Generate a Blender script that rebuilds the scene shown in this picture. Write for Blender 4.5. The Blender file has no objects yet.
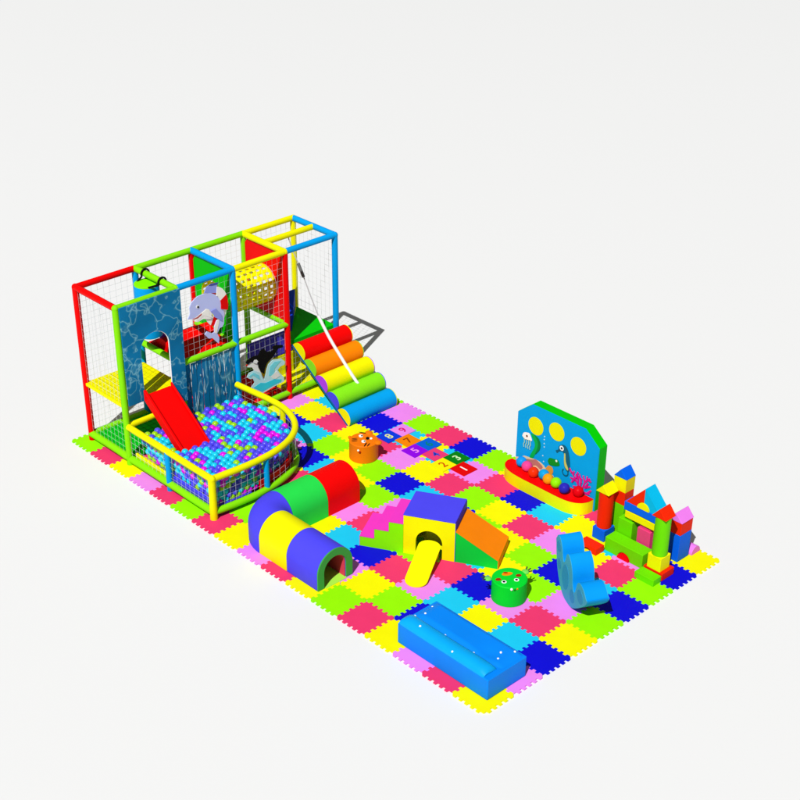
import bpy, bmesh, math, random
from mathutils import Vector, Matrix
random.seed(11)
S = 0.6                      # one floor tile = 0.6 m; shapes below are given in tiles
PI = math.pi
scene = bpy.context.scene
col = scene.collection

# ------------------------------------------------------------------ materials
def lin(c):
    c /= 255.0
    return c/12.92 if c <= .04045 else ((c+.055)/1.055)**2.4
K = 0.86
MATS = {}
def mat(name, rgb, rough=.5, spec=.05, bump=.15, bscale=90, var=.05, k=K):
    if name in MATS: return MATS[name]
    m = bpy.data.materials.new(name); m.use_nodes = True
    nt = m.node_tree; N = nt.nodes; L = nt.links
    b = N['Principled BSDF']
    base = [max(.0015, lin(c)*k) for c in rgb]
    b.inputs['Roughness'].default_value = rough
    b.inputs['Specular IOR Level'].default_value = spec
    tc = N.new('ShaderNodeTexCoord')
    n1 = N.new('ShaderNodeTexNoise'); n1.inputs['Scale'].default_value = 3.5; n1.inputs['Detail'].default_value = 5
    L.new(tc.outputs['Object'], n1.inputs['Vector'])
    mr = N.new('ShaderNodeMapRange'); mr.inputs['From Min'].default_value = .3; mr.inputs['From Max'].default_value = .7
    mr.inputs['To Min'].default_value = 1-var; mr.inputs['To Max'].default_value = 1.0
    L.new(n1.outputs['Fac'], mr.inputs['Value'])
    mx = N.new('ShaderNodeVectorMath'); mx.operation = 'SCALE'
    mx.inputs[0].default_value = base
    L.new(mr.outputs['Result'], mx.inputs['Scale'])
    L.new(mx.outputs['Vector'], b.inputs['Base Color'])
    if bump:
        n2 = N.new('ShaderNodeTexNoise'); n2.inputs['Scale'].default_value = bscale; n2.inputs['Detail'].default_value = 3
        L.new(tc.outputs['Object'], n2.inputs['Vector'])
        bp = N.new('ShaderNodeBump'); bp.inputs['Strength'].default_value = bump; bp.inputs['Distance'].default_value = .004
        L.new(n2.outputs['Fac'], bp.inputs['Height']); L.new(bp.outputs['Normal'], b.inputs['Normal'])
    MATS[name] = m
    return m
def grid_mat(name, rgb, pitch, lw, dark):
    """foam pad with pressed grid lines"""
    m = mat(name, rgb); nt = m.node_tree; N = nt.nodes; L = nt.links
    br = N.new('ShaderNodeTexBrick'); br.offset = 0; br.squash = 1
    br.inputs['Scale'].default_value = 1
    br.inputs['Brick Width'].default_value = pitch; br.inputs['Row Height'].default_value = pitch
    br.inputs['Mortar Size'].default_value = lw; br.inputs['Mortar Smooth'].default_value = .3
    c = [lin(v)*K for v in rgb]
    br.inputs['Color1'].default_value = (*c, 1); br.inputs['Color2'].default_value = (*c, 1)
    br.inputs['Mortar'].default_value = (*[max(.003, v*dark) for v in c], 1)
    tc = N.new('ShaderNodeTexCoord'); L.new(tc.outputs['Object'], br.inputs['Vector'])
    L.new(br.outputs['Color'], N['Principled BSDF'].inputs['Base Color'])
    return m
def water_mat(name, stretch=1.0):
    m = mat(name, (10, 95, 140), rough=.35); nt = m.node_tree; N = nt.nodes; L = nt.links
    tc = N.new('ShaderNodeTexCoord'); mp = N.new('ShaderNodeMapping'); mp.inputs['Scale'].default_value = (1, 1, stretch)
    L.new(tc.outputs['Object'], mp.inputs['Vector'])
    nz = N.new('ShaderNodeTexNoise'); nz.inputs['Scale'].default_value = 3.4; nz.inputs['Detail'].default_value = 2.2; nz.inputs['Roughness'].default_value = .5
    L.new(mp.outputs['Vector'], nz.inputs['Vector'])
    ad = N.new('ShaderNodeMixRGB'); ad.blend_type = 'ADD'; ad.inputs['Fac'].default_value = .75
    L.new(mp.outputs['Vector'], ad.inputs['Color1']); L.new(nz.outputs['Color'], ad.inputs['Color2'])
    vo = N.new('ShaderNodeTexVoronoi'); vo.feature = 'DISTANCE_TO_EDGE'; vo.inputs['Scale'].default_value = 2.3
    L.new(ad.outputs['Color'], vo.inputs['Vector'])
    cr = N.new('ShaderNodeValToRGB')
    e = cr.color_ramp.elements
    e[0].position = 0; e[0].color = (.20, .50, .62, 1)
    e[1].position = .07; e[1].color = (.005, .175, .375, 1)
    x = cr.color_ramp.elements.new(.02); x.color = (.06, .27, .42, 1)
    L.new(vo.outputs['Distance'], cr.inputs['Fac'])
    n3 = N.new('ShaderNodeTexNoise'); n3.inputs['Scale'].default_value = 1.6
    L.new(tc.outputs['Object'], n3.inputs['Vector'])
    mr = N.new('ShaderNodeMapRange'); mr.inputs['To Min'].default_value = .6; mr.inputs['To Max'].default_value = 1.35
    L.new(n3.outputs['Fac'], mr.inputs['Value'])
    vm = N.new('ShaderNodeVectorMath'); vm.operation = 'SCALE'
    L.new(cr.outputs['Color'], vm.inputs[0]); L.new(mr.outputs['Result'], vm.inputs['Scale'])
    L.new(vm.outputs['Vector'], N['Principled BSDF'].inputs['Base Color'])
    return m

C = dict(L=(155, 250, 8), R=(243, 58, 113), Y=(252, 248, 0), P=(243, 139, 240), B=(17, 15, 215), C=(30, 205, 245))
NAMEC = dict(L='lime green', R='rose pink', Y='yellow', P='pale pink', B='dark blue', C='cyan')
TM = {k: mat('foam_tile_' + NAMEC[k].replace(' ', '_'), v, rough=.6, bump=.25, bscale=60) for k, v in C.items()}
RED = mat('red_vinyl', (250, 0, 0)); YEL = mat('yellow_vinyl', (252, 248, 0)); LIM = mat('lime_vinyl', (140, 235, 15))
SKY = mat('sky_blue_vinyl', (0, 165, 240)); WHT = mat('white', (250, 250, 250), k=.95); BLK = mat('black', (18, 18, 18))
ORG = mat('orange_vinyl', (252, 134, 0), k=.97); GRN = mat('green_vinyl', (0, 205, 10)); VIO = mat('violet_blue_vinyl', (80, 74, 245))
TGR = mat('tunnel_green_vinyl', (42, 225, 78)); LIM2 = mat('bright_lime_vinyl', (140, 252, 0)); MAG = mat('magenta_pink_vinyl', (248, 60, 200))
SOF = mat('sofa_blue_vinyl', (0, 138, 250), rough=.5, spec=.08); SOF2 = mat('sofa_roll_blue_vinyl', (0, 170, 245), rough=.45, spec=.12)
GPANEL = mat('panel_green', (0, 205, 5)); CRED = mat('castle_red_foam', (250, 42, 5)); CBLU = mat('castle_blue_foam', (0, 105, 245))
CGRN = mat('castle_green_foam', (112, 226, 0)); CCYA = mat('castle_cyan_foam', (0, 192, 240)); CPNK = mat('castle_pink_foam', (243, 130, 240))
CROS = mat('castle_rose_foam', (243, 70, 130)); NET = mat('net_twine', (222, 226, 228), bump=0); ROPE = mat('white_rope', (245, 245, 245))
GREY = mat('grey_grip', (110, 112, 110)); PUR = mat('purple_vinyl', (120, 30, 150)); LILAC = mat('lilac_vinyl', (190, 70, 245))
MORG = mat('tiger_orange', (250, 125, 10)); FROG = mat('frog_green', (0, 222, 50)); DKRED = mat('dark_red', (170, 40, 10))
ROCK = mat('rocker_blue_vinyl', (0, 155, 245)); ROCKS = mat('rocker_side_teal', (70, 178, 212)); ROCKD = mat('rocker_disc_blue', (48, 158, 208))
GPAD = grid_mat('green_grid_pad', (0, 205, 30), .115, .008, .45); YPAD = grid_mat('yellow_grid_pad', (252, 246, 0), .12, .005, .7)
RPAD = mat('red_pad', (250, 0, 0)); PURP = grid_mat('blue_violet_padding', (85, 75, 235), .12, .008, .4)
WATER = water_mat('water_print'); FALL = water_mat('waterfall_print', .35)
BALLM = {k: mat('ball_' + k, v, rough=.28, spec=.3, bump=0, var=.02) for k, v in dict(cyan=(20, 210, 240), violet=(84, 76, 240), magenta=(232, 10, 232), lime=(160, 220, 20)).items()}

# ------------------------------------------------------------------ mesh builder
class MB:
    def __init__(s): s.v = []; s.f = []; s.s = []
    def add(s, vs, fs, smooth=False):
        o = len(s.v); s.v += [tuple(p) for p in vs]; s.f += [[i+o for i in f] for f in fs]; s.s += [smooth]*len(fs); return s
    def box(s, a, b, T=None):
        (x0, y0, z0), (x1, y1, z1) = a, b
        vs = [(x0,y0,z0),(x1,y0,z0),(x1,y1,z0),(x0,y1,z0),(x0,y0,z1),(x1,y0,z1),(x1,y1,z1),(x0,y1,z1)]
        if T: vs = [T(*p) for p in vs]
        return s.add(vs, [(0,3,2,1),(4,5,6,7),(0,1,5,4),(1,2,6,5),(2,3,7,6),(3,0,4,7)])
    def prism(s, poly, ax, a0, a1, T=None, smooth=False):
        n = len(poly)
        def P(p, a):
            if ax == 'x': q = (a, p[0], p[1])
            elif ax == 'y': q = (p[0], a, p[1])
            else: q = (p[0], p[1], a)
            return T(*q) if T else q
        vs = [P(p, a0) for p in poly] + [P(p, a1) for p in poly]
        s.add(vs, [list(range(n))[::-1], list(range(n, 2*n))])
        return s.add(vs, [(i, (i+1) % n, n+(i+1) % n, n+i) for i in range(n)], smooth)
    def tube(s, pts, r, n=14, caps=True, smooth=True):
        pts = [Vector(p) for p in pts]; rings = []
        up = None
        for i, p in enumerate(pts):
            d = (pts[min(i+1, len(pts)-1)] - pts[max(i-1, 0)]).normalized()
            if up is None:
                up = Vector((0,0,1)) if abs(d.z) < .9 else Vector((1,0,0))
            a = d.cross(up).normalized(); b = a.cross(d).normalized(); up = b
            rings.append([p + r*(math.cos(2*PI*k/n)*a + math.sin(2*PI*k/n)*b) for k in range(n)])
        vs = [q for R in rings for q in R]; fs = []
        for i in range(len(pts)-1):
            for k in range(n):
                fs.append((i*n+k, i*n+(k+1) % n, (i+1)*n+(k+1) % n, (i+1)*n+k))
        s.add(vs, fs, smooth)
        if caps:
            s.add(rings[0], [list(range(n))]); s.add(rings[-1], [list(range(n))])
        return s
    def sphere(s, c, r, nu=16, nv=10, sq=(1,1,1)):
        vs = [(c[0], c[1], c[2]+r*sq[2])]; fs = []
        for i in range(1, nv):
            t = PI*i/nv
            for k in range(nu):
                p = 2*PI*k/nu; vs.append((c[0]+r*sq[0]*math.sin(t)*math.cos(p), c[1]+r*sq[1]*math.sin(t)*math.sin(p), c[2]+r*sq[2]*math.cos(t)))
        vs.append((c[0], c[1], c[2]-r*sq[2])); e = len(vs)-1
        for k in range(nu):
            fs.append((0, 1+k, 1+(k+1) % nu)); fs.append((e, e-nu+(k+1) % nu, e-nu+k))
        for i in range(nv-2):
            for k in range(nu):
                a = 1+i*nu; fs.append((a+k, a+nu+k, a+nu+(k+1) % nu, a+(k+1) % nu))
        return s.add(vs, fs, True)
    def lathe(s, c, prof, n=40):
        """prof: list of (r,z) from bottom to top; closed with caps"""
        vs = []; m = len(prof)
        for r, z in prof:
            vs += [(c[0]+r*math.cos(2*PI*k/n), c[1]+r*math.sin(2*PI*k/n), c[2]+z) for k in range(n)]
        fs = [(i*n+k, i*n+(k+1) % n, (i+1)*n+(k+1) % n, (i+1)*n+k) for i in range(m-1) for k in range(n)]
        s.add(vs, fs, True)
        s.add(vs[:n], [list(range(n))]); s.add(vs[-n:], [list(range(n))]); return s
    def sweep(s, prof, frames, smooth=True, caps=True):
        """prof closed list (u,z); frames list ((x,y),(dx,dy))"""
        n = len(prof); vs = []
        for (o, d) in frames: vs += [(o[0]+d[0]*u, o[1]+d[1]*u, z) for u, z in prof]
        s.add(vs, [(i*n+k, i*n+(k+1) % n, (i+1)*n+(k+1) % n, (i+1)*n+k) for i in range(len(frames)-1) for k in range(n)], smooth)
        if caps:
            s.add(vs[:n], [list(range(n))]); s.add(vs[-n:], [list(range(n))])
        return s
    def build(s, name, m, parent=None, bevel=0, seg=2, autos=40, world=False):
        base = Vector((0,0,0))
        if parent is not None and not world: base = BASE.get(parent.name, Vector((0,0,0)))
        me = bpy.data.meshes.new(name)
        me.from_pydata([((Vector(p)-base)*S) for p in s.v], [], s.f)
        me.polygons.foreach_set('use_smooth', s.s)
        bm = bmesh.new(); bm.from_mesh(me)
        bmesh.ops.remove_doubles(bm, verts=bm.verts, dist=1e-5)
        bmesh.ops.recalc_face_normals(bm, faces=bm.faces)
        for e in bm.edges:
            if len(e.link_faces) == 2 and e.calc_face_angle(0) > math.radians(autos): e.smooth = False
        bm.to_mesh(me); bm.free()
        me.materials.append(m)
        o = bpy.data.objects.new(name, me); col.objects.link(o)
        if parent is not None:
            o.parent = parent; BASE[o.name] = base
        if bevel:
            md = o.modifiers.new('soft_edges', 'BEVEL'); md.width = bevel*S; md.segments = seg; md.limit_method = 'ANGLE'; md.angle_limit = math.radians(50)
            md.harden_normals = False
        return o
BASE = {}
def tag(o, label, cat, group=None, kind=None):
    if label: o['label'] = label
    if cat: o['category'] = cat
    if group: o['group'] = group
    if kind: o['kind'] = kind
    return o
def thing(name, base, label, cat, group=None):
    o = bpy.data.objects.new(name, None); o.empty_display_size = .1; col.objects.link(o)
    o.location = Vector(base)*S; BASE[o.name] = Vector(base)
    return tag(o, label, cat, group)
def box(name, a, b, m, parent=None, bevel=.015):
    o = MB().box(a, b).build(name, m, parent, bevel); return o
def solo(mb, name, m, base, label, cat, group=None, bevel=0, autos=40):
    """single mesh thing with its origin at its base"""
    b = Vector(base)
    mb.v = [tuple(Vector(p)-b) for p in mb.v]
    o = mb.build(name, m, None, bevel, autos=autos); o.location = b*S
    return tag(o, label, cat, group)
def arc(cx, cy, r, a0, a1, n, ry=None):
    ry = ry or r
    return [(cx+r*math.cos(math.radians(a0+(a1-a0)*i/n)), cy+ry*math.sin(math.radians(a0+(a1-a0)*i/n))) for i in range(n+1)]
def ORD(n): return ['first','second','third','fourth','fifth','sixth','seventh','eighth','ninth','tenth','eleventh','twelfth','thirteenth','fourteenth','fifteenth','sixteenth','seventeenth'][n]

# ------------------------------------------------------------------ floor
fl = MB().add([(-300,-300,-.036),(300,-300,-.036),(300,300,-.036),(-300,300,-.036)], [(0,1,2,3)])
FLOORM = mat('pale_studio_floor', (246, 246, 245), rough=.9, spec=0, bump=0, var=0, k=.82)
floor = fl.build('floor', FLOORM); floor['kind'] = 'structure'

# ------------------------------------------------------------------ floor tiles (interlocking teeth)
ROWS = ['LYRLPCYRL','RCLBYLRPC','YRPLBYPYB','PLYRCBYCL','RYLCPCRLL','LCRYBLYBP','RLBRCYRCL','YLPYYLPYR','PBYPLBYCB','RLCRPCRPL','YPBLYBLRY',
        'LYRLYLYBR','RLPRCYRCL','YBCBYLPYR','PLYPLBYCL','RYCRPCRPP','YPBYLBLBY']
NT = 5; D = .041; CH = .045
def edge():
    """tooth line from s=CH to 1-CH, offset +-D"""
    pts = []; n = 2*NT; w = (1-2*CH)/n
    for k in range(n):
        o = D if k % 2 == 0 else -D
        pts.append((CH+k*w+.004, o*.9)); pts.append((CH+(k+1)*w-.004, o*.9))
    return pts
EP = edge()
poly = [(s_, -o) for s_, o in EP] + [(1-o, s_) for s_, o in EP] + [(s_, 1-o) for s_, o in EP[::-1]] + [(-o, s_) for s_, o in EP[::-1]]
tile_mesh = {}
for i in range(17):
    for j in range(9):
        c = ROWS[i][j]
        if c not in tile_mesh:
            o = MB().prism([(a-.5, b-.5) for a, b in poly], 'z', -.032, 0).build('puzzle_mat', TM[c]); tile_mesh[c] = o
        else:
            o = tile_mesh[c].copy(); col.objects.link(o)
        o.location = Vector((i+.5, j+.5, 0))*S
        if j == 0: l = f'{NAMEC[c]} foam mat, {ORD(i)} along the near left border counting from the jungle gym corner'
        elif i == 16: l = f'{NAMEC[c]} foam mat, {ORD(j)} along the near right border counting from the bottom corner'
        elif j == 8: l = f'{NAMEC[c]} foam mat, {ORD(i)} along the far border counting from behind the jungle gym'
        else: l = f'{NAMEC[c]} foam mat, {ORD(i)} along and {ORD(j)} deep from the near left border'
        tag(o, l, 'play mat', 'interlocking foam play mats')

# ------------------------------------------------------------------ hopscotch mats
def glyph(ch, size, m, name, parent, bold=.0):
    cu = bpy.data.curves.new('g', 'FONT'); cu.body = ch; cu.size = size*S; cu.align_x = 'CENTER'; cu.align_y = 'CENTER'
    cu.extrude = .0012; cu.offset = bold
    t = bpy.data.objects.new('g', cu); col.objects.link(t)
    dg = bpy.context.evaluated_depsgraph_get(); dg.update()
    me = bpy.data.meshes.new_from_object(t.evaluated_get(dg)); bpy.data.objects.remove(t)
    xs = [v.co.x for v in me.vertices]; ys = [v.co.y for v in me.vertices]
    cx = (min(xs)+max(xs))/2; cy = (min(ys)+max(ys))/2
    for v in me.vertices: v.co.x -= cx; v.co.y -= cy
    me.materials.clear(); me.materials.append(m)
    o = bpy.data.objects.new(name, me); col.objects.link(o); o.parent = parent
    o.rotation_euler = (0, 0, PI/2)
    return o
HOP = {1: (9.19, 7.40, (232,0,10), (255,255,255), 'red', 'white'), 2: (8.62, 7.12, (252,246,0), (215,70,0), 'yellow', 'orange red'), 3: (8.62, 7.695, (0,130,20), (215,250,190), 'dark green', 'pale'),
       4: (8.05, 7.375, (240,60,120), (40,70,200), 'rose', 'blue'), 5: (7.475, 7.09, (148,0,232), (255,150,240), 'purple', 'pink'), 6: (7.475, 7.665, (0,100,220), (0,130,120), 'blue', 'teal'),
       7: (6.90, 7.37, (250,135,0), (150,60,0), 'orange', 'brown'), 8: (6.33, 7.11, (10,60,225), (235,240,150), 'royal blue', 'pale yellow'), 9: (6.33, 7.685, (240,139,240), (220,10,120), 'pale pink', 'magenta')}
for n, (x, y, bg, fg, bn, fn) in HOP.items():
    h = .284
    t = thing('number_mat', (x, y, 0), f'{bn} square hopscotch mat with the number {n} in {fn}', 'number mat', 'hopscotch number mats')
    MB().box((x-h, y-h, .006), (x+h, y+h, .03)).build('mat_base', mat('hop_'+bn.replace(' ', '_'), bg), t)
    g = glyph(str(n), .40, mat('digit_'+fn.replace(' ', '_'), fg), 'printed_number', t, .003); g.location = (0, 0, .033*S)

# ------------------------------------------------------------------ play frame
XA, XB = .35, 2.35; YS = [.5, 2.52, 4.55, 6.53, 8.53]; ZT = 4.95; ZM = 2.58; ZS = .2
frame = thing('jungle_gym', (1.35, 4.5, 0), 'tall climbing frame of red, lime, blue and yellow padded posts with nets and decks', 'jungle gym')
PR = .098
def post(x, y, m, z1=ZT): MB().tube([(x,y,-.0),(x,y,z1)], PR).build('post', m, frame)
def beam(a, b, m, r=PR*.97): return MB().tube([a, b], r).build('beam', m, frame)
for y, m1, m2 in zip(YS, (RED, SKY, RED, LIM, YEL), (LIM, LIM, SKY, RED, SKY)):
    post(XA, y, m1); post(XB, y, m2)
# top beams (butting just inside the posts, with a ball joint at each corner)
tops_rear = (RED, LIM, LIM, YEL); tops_front = (LIM, SKY, YEL, SKY); cross = (RED, LIM, SKY, YEL, SKY)
for k in range(4):
    beam((XA, YS[k], ZT+.002*k), (XA, YS[k+1], ZT+.002*k), tops_rear[k]); beam((XB, YS[k], ZT+.002*k), (XB, YS[k+1], ZT+.002*k), tops_front[k])
for k in range(5): beam((XA, YS[k], ZT+.004), (XB, YS[k], ZT+.004), cross[k], PR)
beam((1.35, YS[3], ZT-.003), (1.35, YS[4], ZT-.003), YEL)
JM = {(XA,0): RED, (XA,4): YEL, (XB,0): LIM, (XB,4): SKY, (XB,2): SKY, (XB,3): YEL, (XB,1): LIM, (XA,3): YEL}
for (x, k), m in JM.items(): MB().sphere((x, YS[k], ZT+.003), PR*1.06).build('joint_cap', m, frame)
# middle beams
for k in (1, 2):
    beam((XB, YS[k], ZM), (XB, YS[k+1], ZM), LIM)
beam((XA, YS[1], ZM), (XB, YS[1], ZM), LIM); beam((XA, YS[3], ZM), (XB, YS[3], ZM), LIM); beam((XA, YS[2], ZM), (XB, YS[2], ZM), LIM)
# sills
for k in range(4):
    beam((XA, YS[k], ZS), (XA, YS[k+1], ZS), LIM)
    if k in (2, 3): beam((XB, YS[k], ZS), (XB, YS[k+1], ZS), LIM)
beam((XA, YS[0], ZS), (XB, YS[0], ZS), LIM, .11)
# pads and decks
box('floor_pad', (.46,.62,.06), (2.24,2.5,.22), GPAD, frame)
box('floor_pad', (.46,2.54,.06), (2.24,4.53,.22), RPAD, frame)
box('floor_pad', (.46,4.57,.06), (2.24,6.42,.22), RPAD, frame)
box('floor_pad', (.46,6.64,.06), (2.24,8.42,.22), YEL, frame)
box('deck', (.36,.44,1.84), (2.30,2.49,1.94), YPAD, frame)
box('deck', (.46,2.62,2.44), (2.26,4.45,2.56), RPAD, frame)
# red hump on the upper deck
hp = [(.48,2.56)] + [(.48+1.76*t/24., 2.565+.34*math.sin(PI*min(1, max(0, (t/24.)*1.35-.05)))**2 + .10*math.sin(PI*max(0, t/24.-.6)/.4)) for t in range(25)] + [(2.24,2.56)]
MB().prism([(x, z) for x, z in hp], 'y', 2.7, 4.42, smooth=True).build('deck_hump', RPAD, frame, autos=50)
MB().prism([(.44,8.5),(2.32,8.5),(2.32,6.62),(2.2,6.62)], 'z', 1.80, 1.93).build('deck', GRN, frame, .012)
# blue sloped corner pad on the green deck
MB().add([(.45,8.1,2.57),(.45,8.44,2.57),(1.80,7.15,1.935),(1.6,7.0,1.935),(.45,8.1,1.935),(.45,8.44,1.935)], [(0,1,2,3),(0,3,4),(1,5,2),(0,4,5,1),(4,3,2,5)]).build('slope_pad', mat('deep_blue_vinyl', (15,60,200)), frame)
# padding at the rear wall of lower bays
box('inner_pad', (1.22,5.80,.95), (1.30,7.6,1.72), PURP, frame); box('inner_pad', (1.22,6.25,.22), (1.30,7.6,.93), YPAD, frame); box('wall_pad', (.40,6.62,.22), (.48,8.42,1.08), YPAD, frame)
MB().prism([(.5,.225),(1.15,.225),(.5,.7)], 'y', 7.7, 8.4).build('slope_pad', YEL, frame)
# upper partition panels with round crawl opening
def plate_hole(name, y, m, x0, x1, z0, z1, cx, cz, r, th=.05, n=48):
    vs = []; fs = []
    for yy in (y-th/2, y+th/2):
        for k in range(n):
            a = 2*PI*k/n + PI/n; c, s_ = math.cos(a), math.sin(a)
            vs.append((cx+r*c, yy, cz+r*s_))
        for k in range(n):
            a = 2*PI*k/n + PI/n; c, s_ = math.cos(a), math.sin(a)
            t = min((x1-cx)/c if c > 0 else (x0-cx)/c, (z1-cz)/s_ if s_ > 0 else (z0-cz)/s_)
            vs.append((cx+t*c, yy, cz+t*s_))
    for k in range(n):
        q = (k+1) % n
        fs += [(k, q, n+q, n+k), (2*n+k, 3*n+k, 3*n+q, 2*n+q), (k, 2*n+k, 2*n+q, q), (n+k, n+q, 3*n+q, 3*n+k)]
    MB().add(vs, fs).build(name, m, frame)
plate_hole('partition_panel', YS[2]+.01, GPANEL, .45, 2.25, 2.66, 4.86, 1.35, 3.68, .60)
plate_hole('partition_panel', YS[3], RED, .45, 2.25, 2.66, 4.86, 1.35, 3.68, .60)
# perforated crawl tube
n, mseg = 90, 33; y0, y1 = YS[2]+.0, YS[3]-.04; vs = []; fs = []
for j in range(mseg+1):
    y = y0+(y1-y0)*j/mseg
    vs += [(1.35+.61*math.cos(2*PI*k/n), y, 3.68+.61*math.sin(2*PI*k/n)) for k in range(n)]
for j in range(mseg):
    for k in range(n):
        if (j % 4) in (1, 2) and (k % 5) in (1, 2): continue
        fs.append((j*n+k, j*n+(k+1) % n, (j+1)*n+(k+1) % n, (j+1)*n+k))
o = MB().add(vs, fs, True).build('crawl_tube', YEL, frame); md = o.modifiers.new('wall', 'SOLIDIFY'); md.thickness = .02*S
# nets
def net(fix, val, a0, a1, z0, z1, name='net', parent=None, pitch=.2, r=.002):
    mb = MB(); w = r
    na = int(round((a1-a0)/pitch)); nz = int(round((z1-z0)/pitch))
    def bx(p, q):
        mb.box(p, q)
    for k in range(na+1):
        a = a0+(a1-a0)*k/na
        if fix == 'x': bx((val-w, a-w, z0), (val+w, a+w, z1))
        else: bx((a-w, val-w, z0), (a+w, val+w, z1))
    for k in range(nz+1):
        z = z0+(z1-z0)*k/nz
        if fix == 'x': bx((val-w*.6, a0, z-w), (val+w*.6, a1, z+w))
        else: bx((a0, val-w*.6, z-w), (a1, val+w*.6, z+w))
    return mb.build(name, NET, parent or frame)
for k in range(4): net('x', XA, YS[k]+.1, YS[k+1]-.1, .3, 4.86)
net('y', YS[0], XA+.1, XB-.1, .3, 4.86)
net('y', YS[4], XA+.1, XB-.1, 2.0, 4.86)
net('x', XB, YS[1]+.1, YS[2]-.1, 2.68, 4.86); net('x', XB, YS[2]+.1, YS[3]-.1, .3, 2.5); net('x', XB, YS[2]+.1, YS[3]-.1, 2.68, 4.86)
net('x', XB+.0, YS[3]+.1, YS[4]-.1, .3, 1.75)
# arch panel printed with water
ap = [(.53,4.98),(.56,1.93),(1.10,1.93)] + [(1.10,3.47)] + arc(1.59,3.47,.49,180,0,18)[1:] + [(2.08,1.42),(2.57,1.42),(2.57,4.98)]
MB().prism(ap, 'x', 2.455, 2.50).build('arch_panel', WATER, frame)
# white edge trim of the arch
tr = [(1.10,1.93)]+arc(1.59,3.47,.49,180,0,18)+[(2.08,1.42)]
trim = MB().tube([(2.475, y, z) for y, z in tr], .017, n=8).build('arch_trim', WHT, frame)
# waterfall strip curtain
cur = MB(); 
for k in range(9):
    y0 = 2.63+k*.205
    o = MB().prism([(y0,.3),(y0+.185,.3),(y0+.185,2.47),(y0,2.47)], 'x', 2.352+.012*(k % 2), 2.372+.012*(k % 2)).build('waterfall_strip', FALL, frame)
wr = random.Random(5)
for k in range(46):
    y = 2.66+wr.random()*1.75; z = 2.45-wr.random()**1.6*1.7; h_ = .05+wr.random()*.32; w_ = .010+.014*wr.random()
    MB().prism([(y,z),(y+w_,z-h_*.4),(y+w_*.4+.01*wr.random(),z-h_),(y-w_*.8,z-h_*.5)], 'x', 2.392, 2.398).build('water_streak_print', mat('pale_water', (190,225,235)), frame)
# pictures on the front nets
def flat(name, pts, m, x0, x1, parent): return MB().prism(pts, 'x', x0, x1).build(name, m, parent)
DOL = [(2.809,3.934),(2.878,4.037),(2.903,4.1),(2.897,4.278),(2.967,4.398),(3.072,4.471),(3.197,4.532),(3.439,4.547),(3.677,4.493),(3.872,4.371),(3.983,4.195),(4.049,3.959),(4.107,3.725),(4.074,3.408),(4.013,3.318),(3.921,3.311),(3.808,3.165),(3.879,2.995),(3.846,2.822),(3.73,2.952),(3.636,3.074),(3.494,3.102),(3.363,3.272),(3.45,3.346),(3.626,3.224),(3.709,3.233),(3.722,3.411),(3.807,3.566),(3.926,3.673),(3.747,3.765),(3.56,4.003),(3.462,4.051),(3.316,3.989),(3.149,3.916),(2.946,3.891)]
LAV = mat('lavender_print', (196,204,252), k=.98); LAV2 = mat('mid_lavender_print', (150,160,235), k=.97); CREAM = mat('cream_print', (253,250,242), k=.97)
o = flat('dolphin_picture', DOL, LAV, 2.425, 2.45, frame); tag(o, 'lavender dolphin cut-out with a red and white life ring', None)
def ring(a0, a1, m, dx=0, name='ring_segment'):
    out = arc(3.83,4.02,.42,a0,a1,10,.62); inn = arc(3.83,4.02,.17,a1,a0,10,.34)
    MB().prism(out+inn, 'x', 2.40+dx, 2.42+dx).build(name, m, o)
for a0, a1, m in ((-20,28,RED),(28,82,CREAM),(82,130,RED),(130,180,CREAM),(-75,-20,CREAM),(-120,-75,RED),(-165,-120,CREAM)):
    ring(a0, a1, m, .052 if -20 <= a0 < 82 else 0)
flat('belly', [(3.462,4.051),(3.56,4.003),(3.582,3.853),(3.702,3.707),(3.505,3.805),(3.348,3.89),(3.136,3.759),(3.018,3.797),(3.06,3.819),(3.316,3.989)], CREAM, 2.452, 2.458, o)
flat('belly', [(3.926,3.673),(3.891,3.466),(3.84,3.337),(3.779,3.167),(3.709,3.233),(3.722,3.411),(3.807,3.566)], CREAM, 2.452, 2.458, o)
flat('throat', [(2.96,3.87),(3.14,3.74),(3.34,3.78),(3.62,3.70),(3.66,3.86),(3.56,4.02),(3.46,4.07),(3.30,4.0),(3.12,3.93)], CREAM, 2.4505, 2.4515, o)
flat('mouth_line', [(2.95,3.885),(3.14,3.905),(3.30,3.98),(3.29,3.93),(3.15,3.865)], mat('mouth_red', (200,60,70)), 2.4590, 2.4605, o)
flat('fin_tip', [(3.60,4.745),(3.697,4.785),(3.96,4.75),(3.93,4.69),(3.72,4.71)], mat('fin_dark', (80,90,170)), 2.4405, 2.4455, o)
flat('fin', [(3.448,4.562),(3.532,4.72),(3.697,4.769),(3.939,4.74),(3.895,4.577),(3.897,4.434),(3.677,4.493)], LAV2, 2.42, 2.44, o)
flat('flipper', [(3.62,3.95),(3.80,3.98),(3.98,3.74),(4.0,3.52),(3.90,3.60),(3.74,3.72)], LAV2, 2.46, 2.475, o)
flat('eye_white', arc(3.17,4.22,.055,0,360,15)[:-1], WHT, 2.452, 2.458, o); flat('pupil', arc(3.185,4.21,.033,0,360,11)[:-1], BLK, 2.46, 2.464, o)
ORC = [(4.788,1.863),(4.88,1.946),(5.1,1.987),(5.273,1.959),(5.376,2.084),(5.51,2.116),(5.591,1.975),(5.8,1.912),(5.892,1.97),(5.829,2.049),(5.986,2.073),(6.251,1.986),(6.248,1.91),(6.069,1.923),(5.976,1.846),(5.835,1.701),(5.607,1.585),(5.519,1.421),(5.479,1.249),(5.373,1.355),(5.273,1.544),(5.259,1.695),(5.004,1.836),(4.871,1.797)]
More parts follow.
